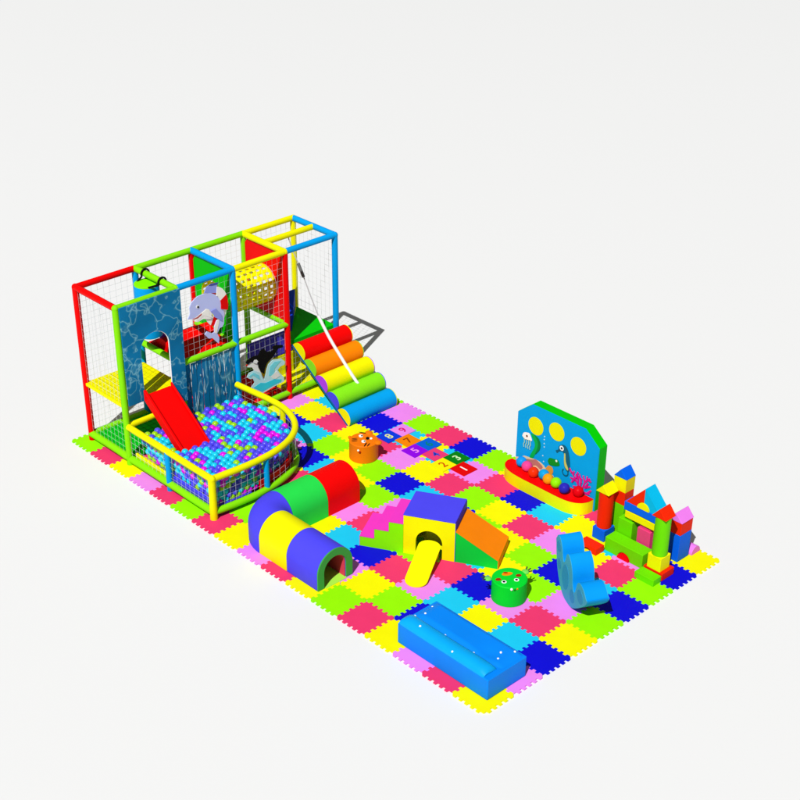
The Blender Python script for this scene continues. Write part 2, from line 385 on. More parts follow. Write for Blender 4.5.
o = flat('orca_picture', ORC, BLK, 2.44, 2.46, frame); tag(o, 'black and white orca cut-out leaping from a turquoise wave', None)
flat('belly', [(4.846,1.737),(5.024,1.802),(5.259,1.695),(5.292,1.499),(5.371,1.317),(5.49,1.042),(5.621,1.425),(5.836,1.72),(5.889,1.702),(5.782,1.525),(5.674,1.134),(5.483,.888),(5.276,1.195),(5.036,1.626),(4.865,1.684)], WHT, 2.425, 2.437, o)
flat('eye_patch', [(5.067,1.788),(5.114,1.859),(5.201,1.845),(5.262,1.76),(5.194,1.706)], WHT, 2.462, 2.466, o)
flat('flipper', [(4.798,1.439),(4.879,1.546),(5.041,1.555),(4.985,1.49),(4.871,1.414)], BLK, 2.462, 2.47, o)
flat('tongue', [(4.80,1.79),(4.88,1.79),(4.86,1.74),(4.80,1.75)], RED, 2.438, 2.445, o)
flat('wave', [(4.782,1.387),(4.876,1.508),(5.074,1.517),(5.329,1.351),(5.385,1.157),(5.447,1.057),(5.524,1.264),(5.627,1.539),(5.832,1.632),(6.143,1.566),(6.294,1.409),(6.268,1.321),(6.086,1.304),(5.992,1.22),(6.076,1.073),(6.227,.902),(6.234,.742),(5.833,.705),(5.335,.626),(5.06,.881),(4.911,.973),(5.073,1.111),(5.016,1.267),(4.907,1.285)], mat('pale_wave_print', (200,245,252), k=.97), 2.472, 2.482, o)
flat('wave_colour', [(5.02,.95),(5.30,1.02),(5.487,.95),(5.845,.957),(6.133,.85),(6.1,.78),(5.836,.763),(5.339,.70)], mat('cyan_wave_print', (60,220,245), k=.97), 2.484, 2.488, o)
flat('wave_colour', [(5.63,1.15),(5.689,1.441),(5.873,1.552),(6.139,1.489),(6.001,1.412),(5.861,1.304),(5.85,1.073)], mat('soft_wave_print', (130,230,248), k=.97), 2.484, 2.488, o)
flat('wave_colour', [(4.86,1.40),(5.05,1.46),(5.25,1.30),(5.30,1.12),(5.18,1.22),(5.02,1.38),(4.92,1.33)], MATS['soft_wave_print'], 2.484, 2.488, o)
flat('wave_foam', [(5.72,1.10),(5.95,1.22),(6.08,1.0),(5.9,.95),(5.78,.99)], WHT, 2.484, 2.489, o)

# ------------------------------------------------------------------ hanging bags
t = thing('punch_bag', (1.2,2.42,3.05), 'blue cylindrical punch bag with lime top slung from the lime roof beam by black straps', 'punch bag')
MB().lathe((1.14,2.36,3.12), [(.30,0),(.36,.04),(.37,.1),(.37,1.58),(.355,1.62)]).build('bag_body', SKY, t)
MB().lathe((1.14,2.36,4.742), [(.36,0),(.36,.035),(.33,.05)]).build('bag_top', LIM2, t)
for x in (.88, 1.72):
    MB().tube([(x if x < 1 else 1.44, 2.22, 4.77)] + [(x, 2.52+.135*math.cos(a), 4.955+.135*math.sin(a)) for a in [PI*1.15-PI*1.3*k/12 for k in range(13)]] + [(x if x < 1 else 1.44, 2.5, 4.77)], .03, n=8).build('strap', BLK, t)
solo(MB().lathe((.95,3.05,2.62), [(.20,0),(.22,.03),(.22,1.3),(.2,1.34)]), 'bolster', PUR, (.95,3.05,2.62), 'purple padded cylinder upright on the red upper deck, seen through the arch', 'bolster')

# ------------------------------------------------------------------ slide
sl = thing('slide', (3.4,1.55,.3), 'plain red slide running from the yellow deck down into the balls', 'slide')
def slx(t): return 2.52+t*2.6
def slz(t): return 2.12-t*1.93
def slab(y0, y1, dz0, dz1, t0=0, t1=1):
    return MB().prism([(slx(t0), slz(t0)+dz0), (slx(t0), slz(t0)+dz1), (slx(t1), slz(t1)+dz1), (slx(t1), slz(t1)+dz0)], 'y', y0, y1)
slab(1.15, 1.98, -.16, 0).build('slide_bed', RED, sl, .01)
slab(1.05, 1.145, -.16, .17).build('side_rail', RED, sl, .015)
slab(1.985, 2.05, -.16, .10).build('side_rail', RED, sl, .015)

# ------------------------------------------------------------------ ball pit
pit = thing('ball_pit_fence', (4.4,2.4,0), 'low curved fence with yellow padded top rail, netting and lime bottom rail around the balls', 'ball pit fence')
def spline(P, n=8):
    out = []
    for i in range(len(P)-1):
        p0 = Vector(P[max(i-1,0)]); p1 = Vector(P[i]); p2 = Vector(P[i+1]); p3 = Vector(P[min(i+2,len(P)-1)])
        for k in range(n):
            t = k/n; out.append(tuple(.5*((2*p1)+(-p0+p2)*t+(2*p0-5*p1+4*p2-p3)*t*t+(-p0+3*p1-3*p2+p3)*t**3)))
    out.append(tuple(P[-1])); return out
RAIL = [(6.36,.5,0),(6.40,1.0,0),(6.43,1.5,0),(6.43,2.1,0),(6.34,2.8,0),(6.08,3.5,0),(5.66,4.03,0),(5.1,4.36,0),(4.5,4.52,0),(3.8,4.53,0),(3.2,4.48,0),(2.45,4.42,0)]
rp = spline(RAIL); RZ = 1.26
MB().tube([(x,y,RZ) for x,y,_ in rp], .095).build('top_rail', YEL, pit)
MB().tube([(2.44,.5,RZ+.003),(6.36,.5,RZ+.003)], .095).build('top_rail', YEL, pit)
MB().tube([(2.36,.56,RZ),(2.36,1.7,RZ)], .085).build('top_rail', YEL, pit)
MB().tube([(x,y,ZS) for x,y,_ in rp], .1).build('bottom_rail', LIM, pit)
MB().tube([(2.46,.5,ZS+.003),(6.36,.5,ZS+.003)], .11).build('bottom_rail', LIM, pit)
MB().tube([(6.37,.49,-.0),(6.37,.49,RZ+.02)], .11).build('fence_post', YEL, pit)
MB().sphere((6.37,.49,RZ+.01), .115).build('joint_cap', YEL, pit)
MB().tube([(4.33,.49,0),(4.33,.49,RZ)], .085).build('fence_post', SKY, pit)
MB().tube([(6.40,2.35,.0),(6.40,2.35,RZ)], .085).build('fence_post', SKY, pit)
MB().tube([(4.5,4.52,0),(4.5,4.52,RZ)], .085).build('fence_post', YEL, pit)
# netting of the fence
nm = MB(); w = .0024
pp = [(x,y) for x,y,_ in rp]
for k in range(0, int((6.3-2.5)/.2)+1):
    x = 2.5+.2*k; nm.box((x-w,.5-w,.3),(x+w,.5+w,1.18))
for z in (.42,.6,.78,.96,1.12): nm.box((2.45,.5-w*.6,z-w),(6.3,.5+w*.6,z+w))
for a, b in zip(pp[::3], pp[1::3]): nm.box((a[0]-w,a[1]-w,.3),(a[0]+w,a[1]+w,1.18))
for z in (.42,.6,.78,.96,1.12): nm.tube([(x,y,z) for x,y in pp[2:]], w, n=4, caps=False, smooth=False)
nm.build('net', NET, pit)
def ribbon(path, z0, z1, th, name, m):
    L_ = []; R_ = []
    for i, (x, y) in enumerate(path):
        a = Vector(path[min(i+1,len(path)-1)])-Vector(path[max(i-1,0)]); nrm = Vector((-a.y, a.x)).normalized()
        L_.append((x+nrm.x*(.12), y+nrm.y*(.12))); R_.append((x+nrm.x*(.12+th), y+nrm.y*(.12+th)))
    n_ = len(path); vs = [(x,y,z0) for x,y in L_]+[(x,y,z1) for x,y in L_]+[(x,y,z0) for x,y in R_]+[(x,y,z1) for x,y in R_]; fs = []
    for i in range(n_-1):
        fs += [(i,i+1,n_+i+1,n_+i),(2*n_+i,3*n_+i,3*n_+i+1,2*n_+i+1),(n_+i,n_+i+1,3*n_+i+1,3*n_+i),(i,2*n_+i,2*n_+i+1,i+1)]
    fs += [(0,n_,3*n_,2*n_),(n_-1,3*n_-1,4*n_-1,2*n_-1)]
    MB().add(vs, fs).build(name, m, pit)
box('pit_lining', (2.5,.60,.02), (4.28,.68,.38), YEL, pit)
box('pit_lining', (4.36,.60,.02), (6.24,.68,.42), VIO, pit)
ribbon(pp[3:22], .02, .26, .05, 'pit_lining', VIO); ribbon(pp[25:48], .02, .50, .05, 'pit_lining', RED); ribbon(pp[54:86], .02, .42, .05, 'pit_lining', LIM)
# balls
def inpit(x, y, mrg):
    if x < 2.62 or y < .60+mrg: return False
    # distance to the curved rail
    for i in range(len(pp)-1):
        pass
    inside = False; poly_ = pp + [(2.45,.5)]
    for i in range(len(poly_)):
        x1_, y1_ = poly_[i]; x2_, y2_ = poly_[(i+1) % len(poly_)]
        if (y1_ > y) != (y2_ > y) and x < (x2_-x1_)*(y-y1_)/(y2_-y1_)+x1_: inside = not inside
    if not inside: return False
    return min(math.hypot(x-a, y-b) for a, b in pp) > mrg+.09
BR = .104; P_ = .207; cand = []
CAM = Vector((33.5552,-18.6613,21.3002))
rb = random.Random(3)
for lay in range(2):
    z = .98-lay*.15
    ny = 0; y = .60+BR+.02 + (lay % 2)*.06
    while y < 4.5:
        x = 2.66 + (P_/2 if ny % 2 else 0) + (lay % 2)*.1; run = 0; cc = 'cyan'
        while x < 6.5:
            if run <= 0:
                cc = rb.choices(['cyan','violet','magenta','lime'], [.34,.37,.14,.15])[0]; run = rb.choice([1,1,1,2])
            if inpit(x, y, BR):
                under_slide = 1.0 < y < 2.1 and z+BR > slz((x-2.52)/2.6)-.2
                if x > 2.75 and not (under_slide and z-BR < slz((x-2.52)/2.6)+.03):
                    cand.append((x+rb.uniform(-.008,.008), y+rb.uniform(-.008,.008), z+rb.uniform(-.018,.018), cc))
            x += P_; run -= 1
        y += P_*.87; ny += 1
def shell(path, rows, off):
    for k, z in enumerate(rows):
        d_ = (k % 2)*P_/2; run = 0; cc = 'cyan'; acc = 0
        for a, b in zip(path, path[1:]):
            a = Vector(a); b = Vector(b); L_ = (b-a).length; t = (b-a)/L_; nrm = Vector((-t.y, t.x))
            while d_ < acc+L_:
                if run <= 0:
                    cc = rb.choices(['cyan','violet','magenta','lime'], [.36,.32,.15,.17])[0]; run = rb.choice([1,1,2])
                q = a+t*(d_-acc)+nrm*off
                cand.append((q.x, q.y, z, cc)); run -= 1; d_ += P_
            acc += L_
shell([(2.95,.5),(6.15,.5)], (.85,.70,.56,.44), .28)
shell([(x_, y_) for x_, y_ in pp[3:50]], (.85,.70,.55,.40,.28), .28)
cand.sort(key=lambda b: (b[2] < .9 and b[1] > 1.0 and b[0] < 5.6, (Vector(b[:3])-CAM).length))
bl = {}
for k, (x, y, z, cc) in enumerate(cand[:300]):
    if cc not in bl:
        bl[cc] = MB().sphere((0,0,0), BR, 18, 12).build('pit_ball', BALLM[cc]); o = bl[cc]
    else:
        o = bl[cc].copy(); col.objects.link(o)
    o.location = Vector((x,y,z))*S
    tag(o, f'shiny {dict(cyan="cyan", violet="violet blue", magenta="magenta", lime="lime green")[cc]} plastic ball among the pile in the fenced ball pit', 'ball', f'{cc} balls in the ball pit')
rest = cand[300:]
me = bpy.data.meshes.new('pit_balls'); mb = MB(); mi = []; ks = list(BALLM)
for x, y, z, cc in rest:
    f0 = len(mb.f); mb.sphere((x,y,z), BR, 12, 8); mi += [ks.index(cc)]*(len(mb.f)-f0)
o = None
if rest:
    me.from_pydata([tuple(Vector(p)*S) for p in mb.v], [], mb.f); me.polygons.foreach_set('use_smooth', mb.s)
    for k in ks: me.materials.append(BALLM[k])
    me.polygons.foreach_set('material_index', mi)
    bm = bmesh.new(); bm.from_mesh(me); bmesh.ops.recalc_face_normals(bm, faces=bm.faces); bm.to_mesh(me); bm.free()
    o = bpy.data.objects.new('pit_balls', me); col.objects.link(o)
    tag(o, 'farther part of the pile of coloured plastic balls in the pit', 'balls', None, 'stuff')
print('balls', len(cand))

# ------------------------------------------------------------------ roll climber
A0 = Vector((2.44, 0, 1.86)); A1 = Vector((5.02, 0, .0)); dv = (A1-A0); LEN = dv.length; dv.normalize(); up = Vector((-dv.z, 0, dv.x)) if dv.x > 0 else None
up = Vector((-dv.z, 0, dv.x))
cl = thing('roll_climber', (4.9,7.66,0), 'sloping climber with five padded half rolls in red, orange, yellow, lime and blue', 'roll climber')
Y0, Y1 = 6.66, 8.66
q = [A0+up*-.07, A0, A1, A1+up*-.07+dv*-.1]
MB().prism([(p.x, max(p.z, .004)) for p in q], 'y', Y0, Y1).build('slope_board', mat('board_blue', (0,110,175)), cl)
rolls = [(RED, YEL), (ORG, mat('cap_lime', (145,235,40))), (YEL, LILAC), (mat('roll_lime', (140,240,30)), VIO), (SKY, YEL)]
pitch = LEN/5
for k, (m1, m2) in enumerate(rolls):
    c = A0+dv*(pitch*(k+.5)) + up*.004; r = pitch/2*.97; pr = []
    for a in range(0, 19):
        th = PI*a/18; p = c+dv*(-math.cos(th)*r)+up*(math.sin(th)*r*1.0); pr.append((p.x, p.z))
    ro = MB().prism(pr, 'y', Y0+.025, Y1-.025, smooth=True).build('roll', m1, cl, autos=50)
    for (ya, yb) in ((Y0, Y0+.022), (Y1-.022, Y1)):
        MB().prism(pr, 'y', ya, yb).build('roll_cap', m2, ro)

# swing rope
rt = thing('climbing_rope', (4.3,7.7,.8), 'white climbing rope hanging over the padded rolls with a grey grip', 'rope')
top = [(1.35,7.5,4.88),(1.55,7.53,4.42),(1.8,7.58,3.96),(2.2,7.57,3.30)]
MB().tube(spline(top+[(2.62,7.57,2.62)], 5), .018, n=8).build('cord', mat('grey_cord', (190,190,190)), rt)
MB().tube(spline([(2.62,7.57,2.62),(3.1,7.62,1.98),(3.6,7.66,1.46),(4.02,7.68,1.07),(4.3,7.7,.83)], 5), .052, n=12).build('padded_rope', ROPE, rt)
MB().tube([(4.30,7.7,.83),(4.315,7.7,.815)], .038, n=12).build('rope_end', GREY, rt)
MB().tube([(1.72,7.565,4.10),(1.95,7.58,3.70)], .05, n=12).build('grip', GREY, rt)

# ------------------------------------------------------------------ curved play tunnel
tn = thing('crawl_tunnel', (8.3,1.5,0), 'bent half-round crawl tunnel in blue, yellow, green and red foam sections', 'tunnel')
RO, RI, HS = .59, .375, .45
prof = [(RO,.0)] + [(x, z) for x, z in arc(0, HS, RO, 0, 180, 28)] + [(-RO,.0),(-RI,.0)] + [(x, z) for x, z in arc(0, HS, RI, 180, 0, 28)] + [(RI,.0)]
def straight_x(x0, x1, y, m): return MB().sweep(prof, [((x0,y),(0,-1)),((x1,y),(0,-1))]).build('tunnel_section', m, tn, .012)
def straight_y(y0, y1, x, m): return MB().sweep(prof, [((x,y0),(-1,0)),((x,y1),(-1,0))]).build('tunnel_section', m, tn, .012)
straight_x(9.66, 10.86, .93, VIO); straight_x(8.53, 9.65, .93, YEL)
fr = []
for k in range(0, 15):
    th = math.radians(-90-90*k/14); d = (math.cos(th), math.sin(th)); fr.append(((8.53+d[0]*.69-.005, 1.62+d[1]*.69), d))
MB().sweep(prof, fr).build('tunnel_section', VIO, tn, .012)
straight_y(1.635, 2.86, 7.835, TGR); straight_y(2.87, 4.03, 7.835, RED)
# green end ring and inner faces seen at the mouth
ep = [(RO-.004,.003)] + arc(0, HS, RO-.004, 0, 180, 28) + [(-RO+.004,.003),(-RI-.004,.003)] + arc(0, HS, RI+.004, 180, 0, 28) + [(RI+.004,.003)]
MB().sweep(ep, [((10.862,.93),(0,-1)),((10.90,.93),(0,-1))]).build('end_ring', mat('end_ring_green', (70,165,80)), tn)
for s0, nm_, c_ in ((0, 'lining_green', (60,150,70)), (90, 'lining_rose', (235,70,95))):
    q1 = arc(0, HS, RI-.002, s0, s0+90, 14); q2 = arc(0, HS, RI-.022, s0+90, s0, 14)
    if s0 == 0: pf = [(RI-.002,.012)]+q1+q2+[(RI-.022,.012)]
    else: pf = q1+[(-RI+.002,.012),(-RI+.022,.012)]+q2
    MB().sweep(pf, [((9.7,.93),(0,-1)),((10.85,.93),(0,-1))]).build('lining', mat(nm_, c_), tn)
box('tunnel_floor', (9.7,.57,.003), (10.93,1.29,.011), mat('pale_lime_vinyl', (178,245,80)), tn, 0)

# ------------------------------------------------------------------ play house with stairs, ramp and slide
FL = Vector((11.10,3.13)); e1 = Vector((.867,.497)); e2 = Vector((-.497,.867))
def HT(s_, t, z):
    p = FL+e1*s_+e2*t; return (p.x, p.y, z)
hs = thing('play_house', HT(.7,.6,0), 'yellow foam arch house with violet blue roof standing between stairs and ramp', 'play house')
W_, DP, HH = 1.40, 1.20, 1.20
fp = [(.0,.0),(.0,HH-.012),(W_,HH-.012),(W_,0)] + [(1.06,.0)] + [(1.06,.46)] + arc(.70,.46,.36,0,180,20)[1:] + [(.34,.0)]
MB().prism(fp, 'y', 0, .12, HT).build('front_wall', YEL, hs, .006)
MB().prism(fp, 'y', DP-.12, DP, HT).build('back_wall', YEL, hs, .006)
MB().box((.003,.123,0), (.12,DP-.123,HH-.013), HT).build('side_wall', VIO, hs)
MB().box((W_-.12,.123,0), (W_-.003,DP-.123,HH-.013), HT).build('side_wall', VIO, hs)
MB().box((-.006,-.006,HH-.01), (W_+.006,DP+.006,HH+.03), HT).build('roof', VIO, hs, .01)
MB().box((W_,.0,0), (W_+.012,DP,HH-.012), HT).build('side_cover', mat('navy_violet_vinyl', (50,50,225)), hs)
# stairs
st = thing('foam_stairs', HT(-.6,.6,0), 'three-step foam stairs, magenta treads over bright lime sides', 'stairs')
prof_s = [(-.006,0),(-.006,.9),(-.4,.9),(-.4,.6),(-.8,.6),(-.8,.3),(-1.2,.3),(-1.2,0)]
MB().prism(prof_s, 'y', .012, DP-.012, HT).build('stair_body', LIM2, st)
tr = MB()
for k in range(3):
    z = .9-.3*k; s0 = -.006-.4*k if k == 0 else -.4*k; s1 = -.4*(k+1)
    tr.box((s1-.012, .0, z), (s0 if k == 0 else s0-.012, DP, z+.014), HT)
    tr.box((s1-.013, .001, z-.3+(.014 if k < 2 else .003)), (s1-.0005, DP-.001, z), HT)
tr.build('tread_cover', MAG, st)
rmp = thing('foam_ramp', HT(2.0,.6,0), 'orange foam ramp with green side leaning on the arch house', 'ramp')
MB().prism([(W_+.016,0),(W_+.016,.93),(2.53,.27),(2.56,.26),(2.56,0)], 'y', .012, DP-.012, HT).build('ramp_body', mat('ramp_green', (14,208,60)), rmp)
MB().prism([(W_+.016,.933),(W_+.016,.95),(2.545,.285),(2.575,.272),(2.575,.002),(2.562,.002),(2.562,.262),(2.53,.273)], 'y', .0, DP, HT).build('ramp_cover', ORG, rmp)
hsld = thing('foam_slide', HT(.7,-.9,0), 'flat yellow slide tongue with rounded end coming out of the house arch', 'slide')
def SLT(u, t, w_):
    # u across, t along, w_ thickness
    a = math.atan2(.44, 1.50); s_ = .745-.03*t+u; tt = .18-t*math.cos(a); z = .50-t*math.sin(a)+w_
    return HT(s_, tt, z)
sp_ = arc(0, 1.36, .31, 0, -180, 0+1) and ([(-.31,.12)] + [(x, z) for x, z in arc(0,.12,.31,180,360,1)][1:1])
L0, L1 = .27, 1.42
pl = [(.30*math.cos(a), L1+.24*math.sin(a)) for a in [PI*k/16 for k in range(17)]] + [(.30*-math.cos(a), L0-.2*math.sin(a)) for a in [PI*k/16 for k in range(17)]]
MB().prism(pl, 'z', -.035, .0, SLT).build('slide_tongue', YEL, hsld, .008)
MB().box((.52,-.10,.02), (.96,.10,.30), HT).build('slide_support', YEL, hsld)

# ------------------------------------------------------------------ animal stools
def stool(cx, cy, r, h, m, label, cat):
    t = thing('animal_stool', (cx,cy,0), label, cat)
    MB().lathe((cx,cy,0), [(r-.012,0),(r,.012),(r,h-.02),(r-.02,h)], 48).build('seat_drum', m, t)
    return t
def blob(name, x, y, rx, ry, rot, z, m, t, th=.006, n=16):
    c, s_ = math.cos(math.radians(rot)), math.sin(math.radians(rot))
    p = [(x+rx*math.cos(2*PI*k/n)*c-ry*math.sin(2*PI*k/n)*s_, y+rx*math.cos(2*PI*k/n)*s_+ry*math.sin(2*PI*k/n)*c) for k in range(n)]
    return MB().prism(p, 'z', z, z+th).build(name, m, t)
tg = stool(6.67,5.77,.43,.58, MORG, 'round orange stool with a striped tiger face on top', 'stool')
for x, y in ((6.47,6.16),(7.06,5.98)): MB().sphere((x,y,.56), .12, 16, 10, (1,1,.55)).build('ear', MORG, tg)
MB().sphere((6.27,5.58,.56), .05, 12, 8).build('paw', MORG, tg)
for x, y in ((6.463,5.85),(6.754,5.69)):
    e = blob('eye', x, y, .085, .065, -40, .581, CREAM, tg); blob('pupil', x+.02, y+.02, .03, .03, 0, .588, BLK, e)
blob('nose', 6.70,5.90,.085,.055,-45,.581,BLK,tg); blob('muzzle', 6.77,5.97,.06,.04,-45,.5805,CREAM,tg,.003)
blob('stripe', 6.36,6.02,.12,.022,30,.581,BLK,tg); blob('stripe', 6.42,6.05,.11,.018,20,.581,BLK,tg)
blob('stripe', 6.93,5.60,.12,.022,120,.581,BLK,tg); blob('stripe', 7.0,5.66,.10,.018,115,.581,BLK,tg)
for dx, dy in ((0,0),(.06,-.05),(-.05,.05)): blob('stripe', 6.50+dx,5.56+dy,.09,.016,60,.581,BLK,tg)
MB().sphere((6.86,5.385,.44), .035, 10, 8).build('muzzle_patch', CREAM, tg); MB().sphere((6.90,5.41,.39), .04, 10, 8).build('tongue', DKRED, tg)
fg = stool(14.34,3.72,.45,.6, FROG, 'round green stool with a frog face, red cheeks and little clawed hands', 'stool')
for x, y in ((14.371,3.475),(14.526,3.768)):
    e = blob('eye', x, y, .065, .065, 0, .601, WHT, fg); blob('pupil', x, y, .036, .036, 0, .608, BLK, e)
blob('mouth', 14.19,3.79,.14,.07,60,.601,ORG,fg); blob('tongue', 14.13,3.79,.06,.03,40,.608,DKRED,fg)
blob('cheek', 14.20,3.45,.075,.055,60,.601,DKRED,fg); blob('cheek', 14.43,3.95,.075,.055,60,.601,DKRED,fg)
for (x, y, a) in ((13.96,3.33,225),(14.40,4.24,80)):
    hnd = MB().sphere((x,y,.56), .10, 14, 8, (1,1,.45)).build('hand', mat('hand_green', (120,225,90)), fg)
    for k in (-1,0,1):
        an = math.radians(a+k*38)
        MB().tube([(x+.08*math.cos(an), y+.08*math.sin(an), .57),(x+.17*math.cos(an), y+.17*math.sin(an), .60)], .018, n=8).build('claw', mat('claw_grey', (60,70,60)), hnd)
for x, y, z, m in ((14.68,3.42,.56,CREAM),(14.71,3.50,.53,mat('moss', (30,110,20))),(14.735,3.56,.55,ORG),(14.745,3.64,.52,mat('moss', (30,110,20))),(14.74,3.70,.56,DKRED)):
    MB().sphere((x,y,z), .035, 10, 8).build('side_spot', m, fg)

# ------------------------------------------------------------------ blue sofa block
sf = thing('foam_sofa', (15.2,1.05,0), 'long blue foam sofa block with rolled front edge and small white buttons', 'sofa')
MB().box((13.76,.39,0),(16.73,1.71,.585)).build('sofa_base', SOF, sf, .03, 3)
def humped(x0, x1, y0, y1, z, h, m, name, dip=.0):
    n_ = 16; vs = []; fs = []; nx = 30
    for i in range(nx+1):
        s_ = i/nx; x = x0+(x1-x0)*s_; e = min(1, (1-abs(2*s_-1))*9)**.5
        for k in range(n_+1):
            a = PI*k/n_; vs.append((x, (y0+y1)/2-(y1-y0)/2*math.cos(a)*(.96+.04*e), z+h*math.sin(a)*(.55+.45*e)*(1+.05*math.sin(9*s_+1))))
    N_ = n_+1
    for i in range(nx):
        for k in range(n_): fs.append((i*N_+k, i*N_+k+1, (i+1)*N_+k+1, (i+1)*N_+k))
    fs.append(list(range(N_))); fs.append([nx*N_+k for k in range(N_)])
    return MB().add(vs, fs, True).build(name, m, sf, autos=60)
humped(13.79, 16.58, .395, .86, .575, .16, SOF2, 'front_bolster')
# soft seat cushion, slightly sunk in the middle
vs = []; fs = []; nx, ny = 36, 16
for i in range(nx+1):
    for j in range(ny+1):
        u, v = i/nx, j/ny; x = 13.80+2.89*u; y = .885+.80*v
        ee = min(1, min(u, 1-u)*14)*min(1, min(v, 1-v)*9)
        vs.append((x, y, .575+ee*(.075-.05*math.exp(-((u-.78)/.09)**2-((v-.2)/.35)**2)+.012*math.sin(5*u+3*v))))
for i in range(nx):
    for j in range(ny): fs.append((i*(ny+1)+j, (i+1)*(ny+1)+j, (i+1)*(ny+1)+j+1, i*(ny+1)+j+1))
MB().add(vs, fs, True).build('seat_cushion', SOF, sf, autos=70)
for x, y, z in ((13.90,1.43,.60),(14.02,1.07,.655),(13.86,.88,.59),(14.90,.86,.60),(15.82,.87,.60),(16.28,1.30,.65),(16.37,1.11,.62),(16.48,1.56,.645),(14.36,.56,.725),(15.52,.47,.68),(16.30,.60,.70)):
    MB().sphere((x,y,z), .03, 10, 8).build('button', WHT, sf)

# ------------------------------------------------------------------ blue rocker
G = Vector((14.673,5.045)); pdir = Vector((.888,-.460)); edir = Vector((.460,.888))
ROCKER_G = None
def RT(u, w_, z):
    p = G+pdir*u+edir*w_; return (p.x, p.y, z)
rk = thing('wave_rocker', (15.0,4.6,0), 'blue wave-shaped foam rocker with three humps and teal sides', 'rocker')
RZF = lambda u, z: (.714*u, z-.27*u+.29)
ctrl = [(.02,.95),(.12,.62),(.32,.3),(.6,.08),(.92,0),(1.3,.06),(1.7,.22),(2.1,.5),(2.5,.85),(2.78,1.12),(2.9,1.32),(2.82,1.5),(2.55,1.58),(2.25,1.55),(2.03,1.40),(1.88,1.16),(1.74,1.10),(1.62,1.22),(1.55,1.45),(1.4,1.64),(1.15,1.72),(.98,1.62),(.88,1.42),(.76,1.30),(.64,1.38),(.55,1.55),(.36,1.68),(.14,1.66),(.02,1.5),(-.02,1.2)]
ctrl = [RZF(a, b-(0 if k < 11 else .20 if k < 15 else .34 if k < 22 else .40 if k < 29 else .15)) for k, (a, b) in enumerate(ctrl)]; cp3 = [(a,b,0) for a,b in ctrl]
rpf = [(p[0],p[1]) for p in spline(cp3+[cp3[0]], 4)[:-1]]
MB().prism([(u,z) for u,z in rpf], 'y', .012, .58, RT, smooth=True).build('rocker_body', ROCK, rk, autos=60)
cxm, czm = 1.4, .85
for (wa, wb) in ((0,.011),(.581,.592)):
    sd = MB().prism([(u,z) for u,z in rpf], 'y', wa, wb, RT).build('side_panel', ROCKS, rk)
    for (u, z, ru, rz) in ((.28,1.02,.17,.17),(.42,.60,.15,.18),(1.0,.62,.28,.42),(1.68,.55,.2,.22),(2.32,1.02,.24,.22)):
        c_ = arc(*RZF(u, z), ru*.75, 0, 360, 20, rz*.85)[:-1]; y_ = wa-.006 if wa == 0 else wb
        MB().prism(c_, 'y', y_, y_+.006, RT).build('side_disc', ROCKD, sd)

# ------------------------------------------------------------------ sea picture panel with ball trough
wp = thing('sea_picture_panel', (11.8,8.5,0), 'tall blue sea picture panel with green edge, three yellow discs and yellow trough', 'play panel')
PO = [(10.28,0),(10.28,2.0),(10.80,2.42),(12.72,2.42),(13.24,2.0),(13.24,0)]
MB().prism(PO, 'y', 8.42, 8.74).build('panel_body', GPANEL, wp, .006)
MB().prism([(x+(.004 if x < 11 else -.004), z+(-.004 if z > .1 else .004)) for x, z in PO], 'y', 8.40, 8.419).build('picture_board', SKY if False else mat('sea_blue', (0,172,245)), wp)
for x, z in ((10.97,1.79),(11.73,1.92),(12.52,1.79)):
    MB().prism(arc(x, z, .275, 0, 360, 36)[:-1], 'y', 8.392, 8.3985).build('yellow_disc', YEL, wp)
def dec(name, pts, m, lay=0):
    y = 8.392-.005*lay; MB().prism(pts, 'y', y, y+.0045).build(name, m, wp)
KEL = [(10.803,1.5),(10.943,1.51),(11.118,1.437),(11.187,1.271),(11.158,1.088),(11.017,.905),(10.943,.75),(10.817,.72),(10.876,.894),(10.973,1.108),(10.961,1.274),(10.868,1.381)]
def sm(p, n=4):
    q_ = [(a,b,0) for a,b in p]; return [(a,b) for a,b,_ in spline(q_+[q_[0]], n)[:-1]]
dec('kelp_print', sm(KEL), mat('kelp_green', (0,185,80)), 1)
dec('kelp_print', sm([(10.943,1.50),(11.118,1.437),(11.187,1.271),(11.158,1.088),(11.017,.905),(11.085,1.13),(11.084,1.325)]), mat('kelp_dark', (0,140,70)), 2)
dec('jellyfish_print', sm([(10.504,1.303),(10.554,1.42),(10.663,1.467),(10.777,1.465),(10.875,1.286),(10.763,1.264),(10.623,1.23),(10.564,1.254)]), CREAM, 3)
for a in (10.57,10.65,10.73,10.80):
    dec('jellyfish_arm_print', [(a,1.25),(a+.03,1.25),(a+.045,1.12),(a+.01,1.05),(a+.03,.97),(a-.0,.96),(a-.02,1.06),(a+.015,1.13)], mat('pale_aqua', (170,220,200)), 3)
dec('jellyfish_eye_print', arc(10.68,1.36,.035,0,360,10)[:-1], mat('brown', (110,60,30)), 4)
dec('sand_print', sm([(10.297,.522),(10.497,.58),(10.605,.679),(10.86,.714),(11.143,.737),(11.345,.677),(11.494,.569),(11.724,.498),(11.705,.40),(11.451,.40),(11.174,.40),(10.834,.40),(10.373,.40)], 3), mat('sand', (250,222,170)), 1)
dec('rock_print', sm([(10.695,.618),(10.919,.69),(11.057,.749),(11.203,.689),(11.322,.617),(11.245,.509),(11.071,.558),(10.933,.497),(10.76,.521)]), mat('rose_brown', (200,130,120)), 2)
dec('shell_print', sm([(11.434,.617),(11.535,.76),(11.675,.747),(11.714,.617),(11.641,.486),(11.504,.45)]), mat('shell_orange', (250,165,60)), 3)
